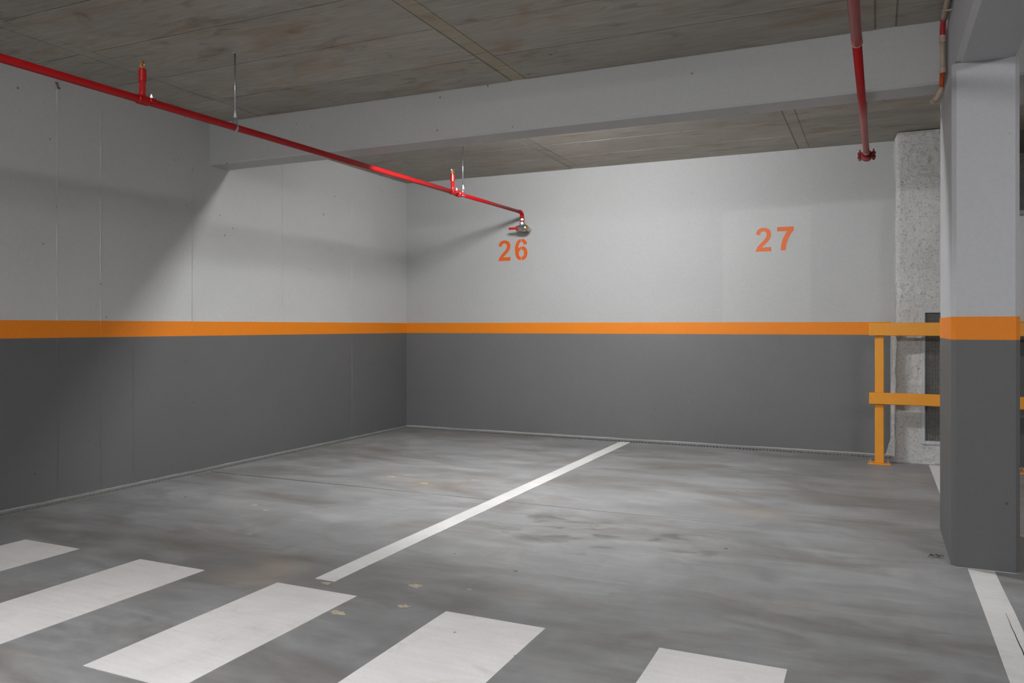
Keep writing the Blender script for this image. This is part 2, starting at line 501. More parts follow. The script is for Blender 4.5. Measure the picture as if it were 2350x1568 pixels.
# ------------------------------------------------------------------ ceiling with formwork panels
cl = MB().box(XL - 0.2, XR, YF, 9.2, ZC + 0.006, ZC + 0.2)
ceiling = struct(cl.build('ceiling', 'ceilslab'), 'bare concrete ceiling marked by formwork boards')
def panels(xcols, yrows, gap=0.0036):
    for (x0, x1) in xcols:
        for (y0, y1) in yrows:
            d = rnd.uniform(0, 0.0022)
            MB().bbox(x0 + gap, x1 - gap, y0 + gap, y1 - gap, ZC + d, ZC + 0.0065, 0.0012).build('formwork_panel', 'ceil', ceiling)
def joint_strips(xcols, y0, y1, mat='ceil'):
    for (x0, x1) in xcols:
        MB().bbox(x0 + 0.004, x1 - 0.004, y0, y1, ZC + 0.0032, ZC + 0.0065, 0.001).build('joint_strip', mat, ceiling)
rows_f = [(y, y + 0.51) for y in (0.605, 1.115, 1.625, 2.135, 2.645, 3.155, 3.665)] + [(4.175, BEAM_Y0)]
panels([(XL, -4.20), (-4.10, -2.13), (-2.03, -0.01), (0.09, 0.33), (0.57, 2.1)], rows_f)
joint_strips([(-4.20, -4.10), (-0.01, 0.09)], 0.605, BEAM_Y0)
joint_strips([(-2.13, -2.03)], 0.605, BEAM_Y0, 'ceilstrip')
rows_b = [(BEAM_Y1, 5.41), (5.41, 5.92), (5.92, 6.43), (6.43, 6.94), (6.94, 7.5)]
panels([(XL, -2.77), (-2.67, -0.635), (-0.545, 1.4)], rows_b)
joint_strips([(-2.77, -2.67), (-0.635, -0.545)], BEAM_Y1, YB)
# white lime runs along some of the joints
for (x0, x1, y) in [(-3.97, -3.05, 3.155), (-4.0, -3.6, 2.645), (-3.3, -2.85, 6.43), (-2.62, -1.2, 6.43)]:
    b = MB(); k = 40; xs2 = [x0 + (x1 - x0) * i / k for i in range(k + 1)]
    w = [max(0.0004, 0.003 * (0.35 + noise.noise(Vector((x * 5, y, 2))) )) for x in xs2]
    b.add([(x, y - w[i], ZC - 0.0005) for i, x in enumerate(xs2)] + [(x, y + w[i], ZC - 0.0005) for i, x in enumerate(xs2)],
          [(i, i + 1, k + 2 + i, k + 1 + i) for i in range(k)])
    b.build('lime_streak', 'lime', ceiling)

# ------------------------------------------------------------------ walls with their painted bands
def strip(axis, plane, out, s0, s1, zlo, zhi, thick, mat, name, parent, n=160, label=None, ragend=0.0):
    """painted band on a wall; zlo, zhi are numbers or functions of the run"""
    fz = lambda f, s: f(s) if callable(f) else f
    b = MB(); ss = [s0 + (s1 - s0) * i / n for i in range(n + 1)]
    P = lambda s, d, z: (plane + out * d, s, z) if axis == 0 else (s, plane + out * d, z)
    vs = []
    for s in ss:
        a, c = fz(zlo, s), fz(zhi, s)
        vs += [P(s, thick, a), P(s, thick, c), P(s, 0, a), P(s, 0, c)]
    fs = []
    for i in range(n):
        q = 4 * i
        fs += [(q, q + 4, q + 5, q + 1), (q + 2, q, q + 4, q + 6)[::-1], (q + 1, q + 5, q + 7, q + 3)]
    fs += [(0, 1, 3, 2), (4 * n, 4 * n + 2, 4 * n + 3, 4 * n + 1)]
    b.add(vs, fs)
    o = b.build(name, mat, parent)
    if label: tag(o, label)
    return o
rag = lambda amp, base, seed: (lambda s: base + amp * (noise.noise(Vector((s * 2.1, seed, 0))) + 0.6 * noise.noise(Vector((s * 9.0, seed, 3))) + 0.3 * noise.noise(Vector((s * 33, seed, 5)))))

wall_left = struct(MB().box(XL - 0.2, XL, YF, YB + 0.2, -0.1, ZC + 0.01).build('wall_left', 'grey'), 'cast concrete wall painted light grey above an orange band and dark grey dado')
wall_back = struct(MB().box(XL - 0.2, CX0 + 0.2, YB, YB + 0.2, -0.1, ZC + 0.01).build('wall_back', 'grey_back'), 'smooth grey wall with painted bay numbers above an orange band')
strip(0, XL, 1, YF, YB, rag(0.003, 0.006, 1.0), Z_DADO, 0.0012, 'dado', 'dado_paint', wall_left, 420, 'dark grey painted dado')
strip(0, XL, 1, YF, YB, Z_DADO, rag(0.0008, Z_BAND, 2.0), 0.0018, 'orange', 'orange_band', wall_left, 200, 'orange painted band')
strip(1, YB, -1, XL, CX0 - 0.035, rag(0.004, 0.011, 6.0), Z_DADO, 0.0012, 'dado_back', 'dado_paint', wall_back, 420, 'dark grey painted dado')
strip(1, YB, -1, XL, CX0 + 0.02, Z_DADO, rag(0.0008, Z_BAND, 7.0), 0.0018, 'orange', 'orange_band', wall_back, 200, 'orange painted band')
# formwork seams: thin vertical fins left on the cast wall, painted over
for (y, w, segs) in [(3.384, 0.004, ((0.03, Z_DADO, 'dado'), (Z_BAND, 2.60, 'grey'))), (3.695, 0.006, ((0.03, Z_DADO, 'dado'), (Z_DADO, Z_BAND, 'orange'), (Z_BAND, 2.55, 'grey'))),
                     (3.952, 0.006, ((0.06, Z_DADO - .02, 'dado'),)), (4.477, 0.003, ((Z_BAND, 2.3, 'grey'),)),
                     (5.484, 0.004, ((0.03, Z_DADO, 'dado'), (Z_DADO, Z_BAND, 'orange'), (Z_BAND, 2.5, 'grey'))), (6.498, 0.004, ((0.03, Z_DADO, 'dado'), (Z_BAND, 2.5, 'grey')))]:
    for (z0, z1, mm) in segs:
        b = MB(); k = 60; zz = [z0 + (z1 - z0) * i / k for i in range(k + 1)]
        vs = []
        for z in zz:
            q = max(0.12, 0.55 + 0.9 * noise.noise(Vector((y * 9, z * 7, 0))))
            yy = y + 0.002 * noise.noise(Vector((y, z * 3, 8)))
            vs += [(XL + 0.0005, yy - 1.3 * w * q, z), (XL + 0.0012 + 0.0060 * q, yy, z), (XL + 0.0005, yy + 1.3 * w * q, z)]
        fs = []
        for i in range(k):
            fs += [(3 * i, 3 * i + 1, 3 * i + 4, 3 * i + 3), (3 * i + 1, 3 * i + 2, 3 * i + 5, 3 * i + 4)]
        b.add(vs, fs)
        b.build('formwork_seam', mm, wall_left)
# rusty tie stub high on the left wall
tie = MB().tube([(XL, 3.375, 2.640), (XL + 0.012, 3.375, 2.638), (XL + 0.016, 3.378, 2.618), (XL + 0.014, 3.382, 2.606), (XL + 0.013, 3.394, 2.608)], 0.0045, 8)
tag(tie.build('tie_stub', 'rust', wall_left), 'rusty bent wire stub')

# the rest of the garage, out of view
struct(MB().box(XR, XR + 0.2, YF, 9.2, -0.1, ZC + 0.01).build('wall_right', 'grey'), 'grey far wall at the other end of the garage')
struct(MB().box(XL - 0.2, XR + 0.2, YF - 0.2, YF, -0.1, ZC + 0.01).build('wall_front', 'grey'), 'grey wall behind the camera across the driveway')
struct(MB().box(CX1 - 0.02, XR + 0.2, 8.55, 8.75, -0.1, ZC + 0.01).build('wall_recess', 'render'), 'rough white rendered wall set back beyond the pillar')

# ------------------------------------------------------------------ beams and pillar
def beam_x(name, x0, x1, y0, y1, z, ch, label):
    poly = [(y0, ZC + 0.006), (y0, z + ch), (y0 + ch, z), (y1 - ch, z), (y1, z + ch), (y1, ZC + 0.006)]
    return tag(MB().prism(poly, 0, x0, x1).build(name, 'grey', loc=((x0 + x1) / 2, (y0 + y1) / 2, z)), label, 'beam')
beam_x('ceiling_beam', XL, 0.328, BEAM_Y0, BEAM_Y1, BEAM_Z, 0.012, 'grey painted concrete beam crossing the ceiling in front of the numbered wall')
beam_x('ceiling_beam', 0.567, 9.0, BEAM_Y0, 5.30, BEAM_Z, 0.012, 'grey concrete beam starting right of the pillar')
poly = [(0.328, ZC + 0.006), (0.328, PZ + 0.022), (0.350, PZ), (0.545, PZ), (0.567, PZ + 0.022), (0.567, ZC + 0.006)]
tag(MB().prism(poly, 1, YF, PY1).build('ceiling_beam', 'grey_pillar', loc=(0.45, 1.0, PZ)), 'grey concrete beam overhead resting on the pillar', 'beam')

def octo(d, ch=0.018):
    x0, x1, y0, y1 = PX0 - d, PX1 + d, PY0 - d, PY1 + d
    return [(x0 + ch, y0), (x1 - ch, y0), (x1, y0 + ch), (x1, y1 - ch), (x1 - ch, y1), (x0 + ch, y1), (x0, y1 - ch), (x0, y0 + ch)]
pillar = thing('pillar', (0.443, 4.525, 0), 'square concrete pillar painted grey, orange and dark grey beside bay 27', 'pillar')
MB().prism(octo(0), 2, 0, PZ).build('shaft', 'grey_pillar', pillar)
tag(MB().prism(octo(0.0015), 2, 0.004, 1.039).build('dado_paint', 'dado', pillar), 'dark grey painted lower part')
tag(MB().prism(octo(0.0022), 2, 1.039, 1.144).build('orange_band', 'orange', pillar), 'orange painted band')

# ------------------------------------------------------------------ rough rendered pier with vent opening
pier = thing('rendered_pier', ((CX0 + CX1) / 2, 7.32, 0), 'rough white rendered pier beside the right end of the numbered wall', 'pier')
b = MB()
HX0, HX1, HZ0, HZ1 = 0.346, 0.760, 0.186, 1.208
R = 0.035; path = []
for y in (7.5, 7.44, 7.38, 7.32, 7.26, 7.22): path.append((CX0, y, (-1, 0)))
for i in range(6):
    a = math.pi / 2 * i / 5
    path.append((CX0 + R - R * math.cos(a), CY + R - R * math.sin(a), (-math.cos(a), -math.sin(a))))
xg = [CX0 + R + 0.012]
while xg[-1] < HX0 - 0.014: xg.append(xg[-1] + 0.0118)
xg[-1] = HX0 - 0.016
k = 34
xg += [HX0 - 0.016 + (HX1 + 0.032 - HX0) * i / k for i in range(1, k + 1)]
while xg[-1] < CX1: xg.append(xg[-1] + 0.012)
for x in xg: path.append((x, CY, (0, -1)))
# the vertical grid hits the opening edges
zg = [0.0]
def run(to, st):
    a = zg[-1]; m = max(1, round((to - a) / st))
    for i in range(1, m + 1): zg.append(a + (to - a) * i / m)
run(HZ0 - 0.016, 0.012); run(HZ1 + 0.016, 0.012); run(2.668, 0.012)
nu = len(path)
vs = []
for z in zg:
    for (x, y, nn) in path:
        p = Vector((x, y, z))
        d = 0.010 * noise.fractal(p * 3.0, 1.0, 2.0, 2) + 0.0075 * noise.fractal(p * 26, 0.8, 2.0, 3)
        tx = ty = 0
        if z > 2.62: d -= 0.05 * ((z - 2.62) / 0.05) ** 2 * 0.4
        near = min(abs(x - HX0), 1) < 0.03 and HZ0 - .03 < z < HZ1 + .03
        if near: d *= 0.25
        q = p + Vector((nn[0], nn[1], 0)) * d
        if y > 7.2: q.x += 0.012 * noise.noise(Vector((1, 0, z * 2.2)))
        vs.append(q)
fs = []
for j in range(len(zg) - 1):
    for i in range(nu - 1):
        xm = (path[i][0] + path[i + 1][0]) / 2; zm = (zg[j] + zg[j + 1]) / 2
        if path[i][2] == (0, -1) and HX0 - 0.017 < xm < HX1 + 0.017 and HZ0 - 0.017 < zm < HZ1 + 0.017: continue
        fs.append((j * nu + i, j * nu + i + 1, (j + 1) * nu + i + 1, (j + 1) * nu + i))
b.add(vs, fs, True)
b.build('render_coat', 'render', pier)
# core: left, right and top of the opening, and the dark shaft behind it
core = MB()
core.box(CX0 + 0.03, HX0 - 0.012, CY + 0.03, 7.62, 0, 2.66)
core.box(HX1 + 0.012, CX1, CY + 0.03, 8.55, 0, 2.66)
core.box(HX0 - 0.012, HX1 + 0.012, CY + 0.03, 7.62, HZ1 + 0.012, 2.66)
core.box(HX0 - 0.012, HX1 + 0.012, CY + 0.03, 7.62, 0, HZ0 - 0.012)
core.build('core', 'render', pier)
sh = MB()
x0, x1, y0, y1, z0, z1 = HX0 - 0.012, HX1 + 0.012, CY + 0.03, 7.62, HZ0 - 0.012, HZ1 + 0.012
sh.add([(x0, y0, z0), (x1, y0, z0), (x1, y0, z1), (x0, y0, z1), (x0, y1, z0), (x1, y1, z0), (x1, y1, z1), (x0, y1, z1)],
       [(4, 5, 6, 7), (0, 4, 7, 3), (1, 2, 6, 5), (3, 7, 6, 2), (0, 1, 5, 4)])
tag(sh.build('vent_shaft', 'shaft', pier), 'dark shaft behind the grille')
# filler bead between pier and painted wall
bead = MB(); k = 120; vs = []
for i in range(k + 1):
    z = 0.0 + 1.137 * i / k
    w = 0.026 + 0.020 * noise.noise(Vector((3, z * 3.0, 1))) + 0.006 * noise.noise(Vector((3, z * 17, 1)))
    if z < 0.25: w += 0.05 * ((0.25 - z) / 0.25) ** 2
    vs += [(CX0 + 0.02, YB - 0.03, z), (CX0 - w * 0.5, YB - 0.010, z), (CX0 - w, YB - 0.0015, z)]
fs = []
for i in range(k):
    q = 3 * i; fs += [(q, q + 1, q + 4, q + 3), (q + 1, q + 2, q + 5, q + 4)]
bead.add(vs, fs, True); bead.build('filler_bead', 'render', pier)

# vent grille
vent = thing('vent_grille', ((HX0 + HX1) / 2, CY, HZ0), 'wire mesh vent grille in a grey metal frame set into the rough pier', 'grille')
fy0, fy1, fw = CY - 0.010, CY + 0.028, 0.026
for (a0, a1, c0, c1) in [(HX0 - fw, HX0, HZ0 - fw, HZ1 + fw), (HX1, HX1 + fw, HZ0 - fw, HZ1 + fw), (HX0, HX1, HZ1, HZ1 + fw), (HX0, HX1, HZ0 - fw, HZ0)]:
    MB().bbox(a0, a1, fy0, fy1, c0, c1, 0.002).build('frame_bar', 'frame', vent)
mesh = MB(); w = 0.0008; pitch = 0.0108
x = HX0 + pitch / 2
while x < HX1:
    mesh.box(x - w, x + w, CY + 0.008, CY + 0.008 + 2 * w, HZ0, HZ1); x += pitch
z = HZ0 + pitch / 2
while z < HZ1:
    mesh.box(HX0, HX1, CY + 0.008 + 2 * w, CY + 0.008 + 4 * w, z - w, z + w); z += pitch
tag(mesh.build('wire_mesh', 'wire', vent), 'fine square wire mesh', kind='stuff')

# low painted parapet right of the pier, its top just under head height
low = thing('parapet_wall', (1.9, 7.4, 0), 'low painted wall behind the guard rail right of the pillar', 'wall')
MB().box(CX1 + 0.002, 3.4, 7.16, 7.55, 0, 1.95).build('core', 'grey', low)
MB().bbox(CX1 + 0.002, 3.4, 7.13, 7.58, 1.95, 1.985, 0.004).build('coping', 'drain', low)
tag(strip(1, 7.16, -1, CX1 + 0.002, 3.4, 0.02, Z_DADO, 0.0012, 'dado', 'dado_paint', low, 40), 'dark grey painted dado')
tag(strip(1, 7.16, -1, CX1 + 0.002, 3.4, Z_DADO, Z_BAND, 0.0018, 'orange', 'orange_band', low, 40), 'orange painted band')

# ------------------------------------------------------------------ painted bay numbers (flat stencil paint on the wall)
def curve(pts, n=6):
    """closed-looking smooth polyline through the points (Catmull-Rom, ends kept)"""
    out = []
    P = [pts[0]] + pts + [pts[-1]]
    for i in range(1, len(P) - 2):
        for k in range(n):
            t = k / n; a, b_, c, d = P[i - 1], P[i], P[i + 1], P[i + 2]
            out.append(tuple(0.5 * ((2 * b_[j]) + (-a[j] + c[j]) * t + (2 * a[j] - 5 * b_[j] + 4 * c[j] - d[j]) * t * t + (-a[j] + 3 * b_[j] - 3 * c[j] + d[j]) * t ** 3) for j in (0, 1)))
    out.append(pts[-1])
    return out
TWO = ([(0.66, 0.0), (0.0, 0.0)] + curve([(0.0, 0.0), (0.035, 0.10), (0.10, 0.21), (0.22, 0.35), (0.36, 0.49), (0.435, 0.585), (0.465, 0.68), (0.455, 0.775), (0.405, 0.835), (0.33, 0.855), (0.255, 0.835), (0.205, 0.78), (0.19, 0.70)])[1:]
       + curve([(0.02, 0.72), (0.05, 0.84), (0.11, 0.93), (0.21, 0.985), (0.335, 1.0), (0.47, 0.98), (0.575, 0.92), (0.635, 0.83), (0.655, 0.72), (0.635, 0.60), (0.575, 0.49), (0.48, 0.38), (0.37, 0.275), (0.265, 0.175)]) + [(0.66, 0.175)])
SIX = [curve([(0.315, 1.0), (0.20, 0.96), (0.10, 0.86), (0.03, 0.70), (0.005, 0.50), (0.03, 0.28), (0.09, 0.12), (0.19, 0.03), (0.315, 0.0)]) + curve([(0.315, 0.15), (0.235, 0.20), (0.20, 0.32), (0.235, 0.44), (0.315, 0.50)])
       + curve([(0.315, 0.645), (0.25, 0.615), (0.19, 0.56), (0.20, 0.68), (0.235, 0.79), (0.275, 0.84), (0.315, 0.86)]),
       curve([(0.345, 0.86), (0.40, 0.845), (0.44, 0.79), (0.455, 0.73)]) + curve([(0.625, 0.75), (0.59, 0.87), (0.51, 0.96), (0.43, 0.99), (0.345, 1.0)]),
       curve([(0.345, 0.645), (0.45, 0.64), (0.55, 0.585), (0.62, 0.48), (0.645, 0.33), (0.62, 0.18), (0.55, 0.075), (0.45, 0.015), (0.345, 0.0)]) + curve([(0.345, 0.15), (0.42, 0.185), (0.46, 0.25), (0.47, 0.33), (0.455, 0.42), (0.41, 0.48), (0.345, 0.50)])]
SEVEN = [(0.0, 0.985), (0.0, 0.805), (0.40, 0.805)] + curve([(0.40, 0.805), (0.31, 0.68), (0.235, 0.52), (0.18, 0.34), (0.15, 0.16), (0.145, 0.0)])[1:] + curve([(0.335, 0.0), (0.345, 0.16), (0.38, 0.33), (0.445, 0.51), (0.535, 0.69), (0.65, 0.84)]) + [(0.65, 0.985)]
def digit(polys, x0, z0, w, h, mat, name, label):
    b = MB()
    for poly in polys:
        vs = [(x0 + p[0] / 0.65 * w, YB - 0.0016, z0 + p[1] * h) for p in poly]
        k = len(vs)
        b.add(vs + [(v[0], YB, v[2]) for v in vs], [tuple(range(k))] + [(i, (i + 1) % k, k + (i + 1) % k, k + i) for i in range(k)])
    tag(b.build(name, mat, wall_back), label)
digit([TWO], -3.596, 1.781, 0.138, 0.212, 'digit', 'painted_digit', 'orange stencilled 2 of the number 26')
digit(SIX, -3.406, 1.782, 0.142, 0.218, 'digit', 'painted_digit', 'orange stencilled 6 of the number 26')
digit([TWO], -1.006, 1.777, 0.135, 0.213, 'digit27', 'painted_digit', 'orange stencilled 2 of the number 27')
digit([SEVEN], -0.818, 1.780, 0.142, 0.214, 'digit27', 'painted_digit', 'orange stencilled 7 of the number 27')

# ------------------------------------------------------------------ floor drains
def drain_back():
    t = thing('floor_drain', (-2.3, 7.40, 0), 'slotted drain channel at the foot of the numbered back wall', 'drain')
    MB().box(XL, 0.105, 7.432, YB, -0.10, 0.002).build('edge_strip', 'drain', t)
    MB().box(XL + 0.125, 0.105, 7.325, 7.334, -0.10, 0.001).build('rim', 'drain', t)
    MB().box(XL, 0.105, 7.33, 7.435, -0.11, -0.09).build('channel', 'shaft', t)
    g = MB(); x = XL + 0.10
    g.box(XL + 0.10, 0.105, 7.334, 7.344, -0.012, 0.0)
    g.box(XL + 0.10, 0.105, 7.420, 7.432, -0.012, 0.0)
    while x < 0.09:
        g.box(x, x + 0.011, 7.344, 7.420, -0.004, 0.0); x += 0.029
    tag(g.build('slotted_grate', 'grate', t), 'narrow grate with short cross slots', kind='stuff')
def drain_left():
    t = thing('floor_drain', (XL + 0.07, 3.0, 0), 'dusty slotted drain channel along the foot of the left wall', 'drain')
    MB().box(XL, XL + 0.035, -2, YB - 0.085, -0.10, 0.003).build('edge_strip', 'drain', t)
    MB().box(XL + 0.118, XL + 0.125, -2, 7.345, -0.10, 0.001).build('rim', 'drain', t)
    MB().box(XL + 0.03, XL + 0.12, -2, YB - 0.085, -0.11, -0.03).build('channel', 'shaft', t)
    g = MB(); y = -1.99
    g.box(XL + 0.035, XL + 0.052, -2, YB - 0.086, -0.008, 0.0)
    g.box(XL + 0.072, XL + 0.082, -2, YB - 0.086, -0.008, 0.0)
    g.box(XL + 0.102, XL + 0.118, -2, YB - 0.086, -0.008, 0.0)
    while y < YB - 0.11:
        g.box(XL + 0.052, XL + 0.102, y, y + 0.014, -0.008, -0.001); y += 0.029
    tag(g.build('slotted_grate', 'grate', t), 'narrow grate with short cross slots', kind='stuff')
drain_back(); drain_left()

# ------------------------------------------------------------------ guard rail
rail = thing('guard_rail', (0.5, 7.03, 0), 'orange steel guard rail in front of the rough pier', 'railing')
RY0, RY1 = 6.965, 6.995
MB().bbox(-0.060, 1.75, RY0, RY1, 1.025, 1.128, 0.004).build('rail', 'rail', rail)
MB().bbox(-0.060, 1.75, RY0, RY1, 0.480, 0.572, 0.004).build('rail', 'rail', rail)
for px in (0.015, 0.932):
    p = MB().bbox(px - 0.033, px + 0.033, 6.996, 7.066, 0.008, 1.122, 0.004).build('post', 'rail', rail)
    MB().bbox(px - 0.083, px + 0.083, 6.955, 7.105, 0.0, 0.009, 0.002).build('base_plate', 'rail', p)
    for (dx, dy) in ((-0.062, -0.055), (0.062, -0.055), (-0.062, 0.055), (0.062, 0.055)):
        MB().lathe([(0, 0.009), (0.008, 0.009), (0.0081, 0.005), (0.028, 0.005), (0.03, 0.003)], (px + dx, 7.03 + dy, 0.009), (0, 0, 1), 6).build('anchor_bolt', 'zinc', p)

# ------------------------------------------------------------------ sprinkler pipe of bay 26
def px1(y): return -3.40 + (y - 2.18) * 0.0291
ZP = 2.245
run1 = thing('sprinkler_pipe', (px1(3.0), 3.0, ZP), 'red sprinkler pipe running under the ceiling to the wall above number 26', 'pipe')
A = Vector((px1(-8.9), -8.9, ZP)); 
MB().tube([(px1(y), y, ZP) for y in (-8.9, 0, 2.86, 4.5, 6.03)], 0.0195, 24).build('pipe_run', 'red', run1)
MB().tube([(px1(6.03), 6.03, ZP), (px1(7.27), 7.27, ZP)], 0.0165, 24).build('pipe_end_run', 'red', run1)
d1 = Vector((0.0291, 1, 0)).normalized()
def sprinkler(y, riser_h):
    x = px1(y)
    # mechanical tee saddle clamped round the pipe
    MB().lathe([(-0.030, 0.0215), (-0.027, 0.0245), (0.027, 0.0245), (0.030, 0.0215)], (x, y, ZP), d1, 24).build('tee_saddle', 'red', run1)
    for sgn in (1,):
        bo = MB().lathe([(-0.010, 0.011), (0.004, 0.011), (0.0041, 0.007), (0.012, 0.007), (0.016, 0.003)], (x + 0.012, y + 0.045, ZP + 0.026), (0, 0, 1), 6).build('clamp_bolt', 'zinc', run1)
    MB().bbox(x - 0.006, x + 0.030, y + 0.026, y + 0.066, ZP - 0.006, ZP + 0.017, 0.003).build('clamp_ear', 'red', run1)
    r = MB().lathe([(0.015, 0.017), (0.03, 0.0155), (riser_h * 0.62, 0.0155)], (x, y, ZP), (0, 0, 1), 20).build('riser', 'redgloss', run1)
    prof = []
    for i in range(9):
        z = 0.035 + i * (riser_h * 0.62 - 0.04) / 9
        prof += [(z, 0.0157), (z + 0.003, 0.0168), (z + 0.006, 0.0157)]
    MB().lathe(prof, (x, y, ZP), (0, 0, 1), 20).build('thread', 'redgloss', r)
    MB().lathe([(riser_h * 0.60, 0.017), (riser_h * 0.62, 0.0195), (riser_h * 0.74, 0.0195), (riser_h * 0.76, 0.0185), (riser_h * 0.96, 0.0185), (riser_h, 0.016)], (x, y, ZP), (0, 0, 1), 20).build('reducer_socket', 'redgloss', r)
    zb = ZP + riser_h
    h = MB().lathe([(0, 0.0105), (0.006, 0.0105), (0.0061, 0.008), (0.012, 0.007)], (x, y, zb), (0, 0, 1), 12).build('sprinkler_head', 'brass', run1)
    for sg in (-1, 1):
        MB().tube([(x + sg * 0.006, y, zb + 0.008), (x + sg * 0.013, y, zb + 0.017), (x + sg * 0.011, y, zb + 0.028), (x, y, zb + 0.037)], 0.0034, 8).build('frame_arm', 'brass', h)
    MB().lathe([(0.010, 0.0022), (0.034, 0.0022)], (x, y, zb), (0, 0, 1), 10).build('glass_bulb', 'redtape', h)
    df = MB(); kk = 24
    vs = [(x + (0.016 if i % 2 else 0.0125) * math.cos(2 * math.pi * i / kk), y + (0.016 if i % 2 else 0.0125) * math.sin(2 * math.pi * i / kk), zb + 0.038 + zz) for zz in (0, 0.0018) for i in range(kk)]
    df.add(vs, [tuple(range(kk)), tuple(range(kk, 2 * kk))] + [(i, (i + 1) % kk, kk + (i + 1) % kk, kk + i) for i in range(kk)])
    df.build('deflector', 'brass', h)
sprinkler(2.885, 0.158)
sprinkler(5.96, 0.150)
# reducing coupling behind the second sprinkler
cpl = MB().lathe([(0, 0.022), (0.006, 0.029), (0.034, 0.029), (0.044, 0.021), (0.055, 0.019)], (px1(6.05), 6.05, ZP), d1, 24).build('reducing_coupling', 'redgloss', run1)
for sg in (-1, 1):
    MB().bbox(px1(6.07) + sg * 0.034 - 0.012, px1(6.07) + sg * 0.034 + 0.012, 6.054, 6.082, ZP - 0.012, ZP + 0.012, 0.003).build('coupling_ear', 'redgloss', cpl)
    MB().lathe([(-0.02, 0.006), (0.02, 0.006), (0.0201, 0.004), (0.028, 0.004)], (px1(6.07) + sg * 0.036, 6.068, ZP), (0, 0, 1), 6).build('coupling_bolt', 'chrome', cpl)
# elbow and test valve on the wall
ex, ey = px1(7.33), 7.335
el = [(ex - 0.0015, 7.262, ZP)]
for i in range(7):
    a = math.pi / 2 * i / 6
    el.append((ex, ey - 0.045 + 0.045 * math.sin(a), ZP - 0.045 + 0.045 * math.cos(a)))
el.append((ex, ey, ZP - 0.062))
MB().tube(el, [0.0205] * 2 + [0.020] * 6 + [0.0205], 20).build('elbow', 'red', run1)
val = MB().lathe([(0, 0.021), (0.004, 0.026), (0.016, 0.026), (0.018, 0.021)], (ex, ey, ZP - 0.080), (0, 0, 1), 8).build('union_nut', 'chrome', run1)
MB().lathe([(0, 0.019), (0.022, 0.019)], (ex, ey, ZP - 0.100), (0, 0, 1), 20).build('nipple', 'redgloss', run1)
MB().lathe([(0, 0.021), (0.003, 0.027), (0.015, 0.027), (0.018, 0.022)], (ex, ey, ZP - 0.118), (0, 0, 1), 8).build('union_nut', 'chrome', run1)
zv = ZP - 0.155
vb = MB().lathe([(-0.046, 0.022), (-0.040, 0.030), (-0.022, 0.030), (-0.018, 0.026), (0.006, 0.036), (0.024, 0.036), (0.030, 0.030), (0.040, 0.031), (0.050, 0.026)], (ex, ey, zv), (1, 0, 0), 20).build('valve_body', 'chrome', run1)
MB().lathe([(0, 0.026), (0.036, 0.022)], (ex, ey, zv + 0.003), (0, 0, 1), 16).build('valve_neck', 'chrome', vb)
MB().lathe([(0.049, 0.022), (0.052, 0.026), (0.062, 0.024), (0.066, 0.016)], (ex, ey, zv), (1, 0, 0), 8).build('brass_plug', 'brass', vb)
MB().lathe([(0, 0.030), (0.03, 0.034), (0.05, 0.022), (0.165, 0.022)], (ex + 0.012, ey, zv), (0, 1, 0), 16).build('wall_inlet', 'chrome', vb)
hd = MB().lathe([(-0.068, 0.016), (-0.064, 0.024), (-0.050, 0.024), (-0.045, 0.018)], (ex, ey, zv), (1, 0, 0), 12).build('handle_hub', 'redgloss', vb)
tag(MB().bbox(ex - 0.150, ex - 0.060, ey - 0.007, ey + 0.007, zv - 0.011, zv + 0.011, 0.003).build('valve_lever', 'redgloss', run1), 'flat red lever')

# ------------------------------------------------------------------ sprinkler pipe of bay 27
X2, Z2 = -0.080, 2.29
run2 = thing('sprinkler_pipe', (X2, 3.5, Z2), 'red sprinkler pipe left of the pillar ending in a bolted clamp', 'pipe')
px2 = lambda y: X2 + (y - 3.2) * 0.0045
d2 = Vector((0.0045, 1, 0)).normalized()
MB().tube([(px2(y), y, Z2) for y in (-8.9, 0, 3.62)], 0.0215, 24).build('pipe_run', 'red', run2)
MB().tube([(px2(3.62), 3.62, Z2), (px2(6.06), 6.06, Z2)], 0.0195, 24).build('pipe_end_run', 'red', run2)
MB().lathe([(-0.035, 0.0216), (-0.033, 0.0222), (0.028, 0.0222), (0.03, 0.020)], (px2(3.60), 3.60, Z2), d2, 24).build('sleeve', 'red', run2)
tag(MB().lathe([(0, 0.0225), (0.001, 0.0238), (0.007, 0.0238), (0.008, 0.0225)], (px2(3.632), 3.632, Z2), d2, 24).build('seal_ring', 'conduit', run2), 'thin pale sealing ring')
ce = 6.06
cc = MB().lathe([(-0.030, 0.026), (-0.028, 0.036), (-0.012, 0.038), (-0.010, 0.033), (0.010, 0.033), (0.012, 0.038), (0.028, 0.036), (0.030, 0.024)], (px2(ce), ce, Z2 - 0.004), d2, 24).build('end_clamp', 'darkred', run2)
MB().lathe([(0.028, 0.026), (0.05, 0.025), (0.058, 0.015)], (px2(ce), ce, Z2 - 0.004), d2, 20).build('end_cap', 'darkred', cc)
for sg in (-1, 1):
    xx = px2(ce) + sg * 0.044
    MB().bbox(xx - 0.014, xx + 0.014, ce - 0.024, ce + 0.024, Z2 + 0.004, Z2 + 0.018, 0.003).build('clamp_ear', 'darkred', cc)
    MB().bbox(xx - 0.014, xx + 0.014, ce - 0.024, ce + 0.024, Z2 - 0.022, Z2 - 0.006, 0.003).build('clamp_ear', 'darkred', cc)
    MB().lathe([(-0.036, 0.008), (-0.026, 0.008), (-0.0259, 0.005), (0.018, 0.005), (0.0181, 0.009), (0.026, 0.009), (0.0261, 0.005), (0.040, 0.005)], (xx, ce, Z2), (0, 0, 1), 8).build('clamp_bolt', 'darkred', cc)

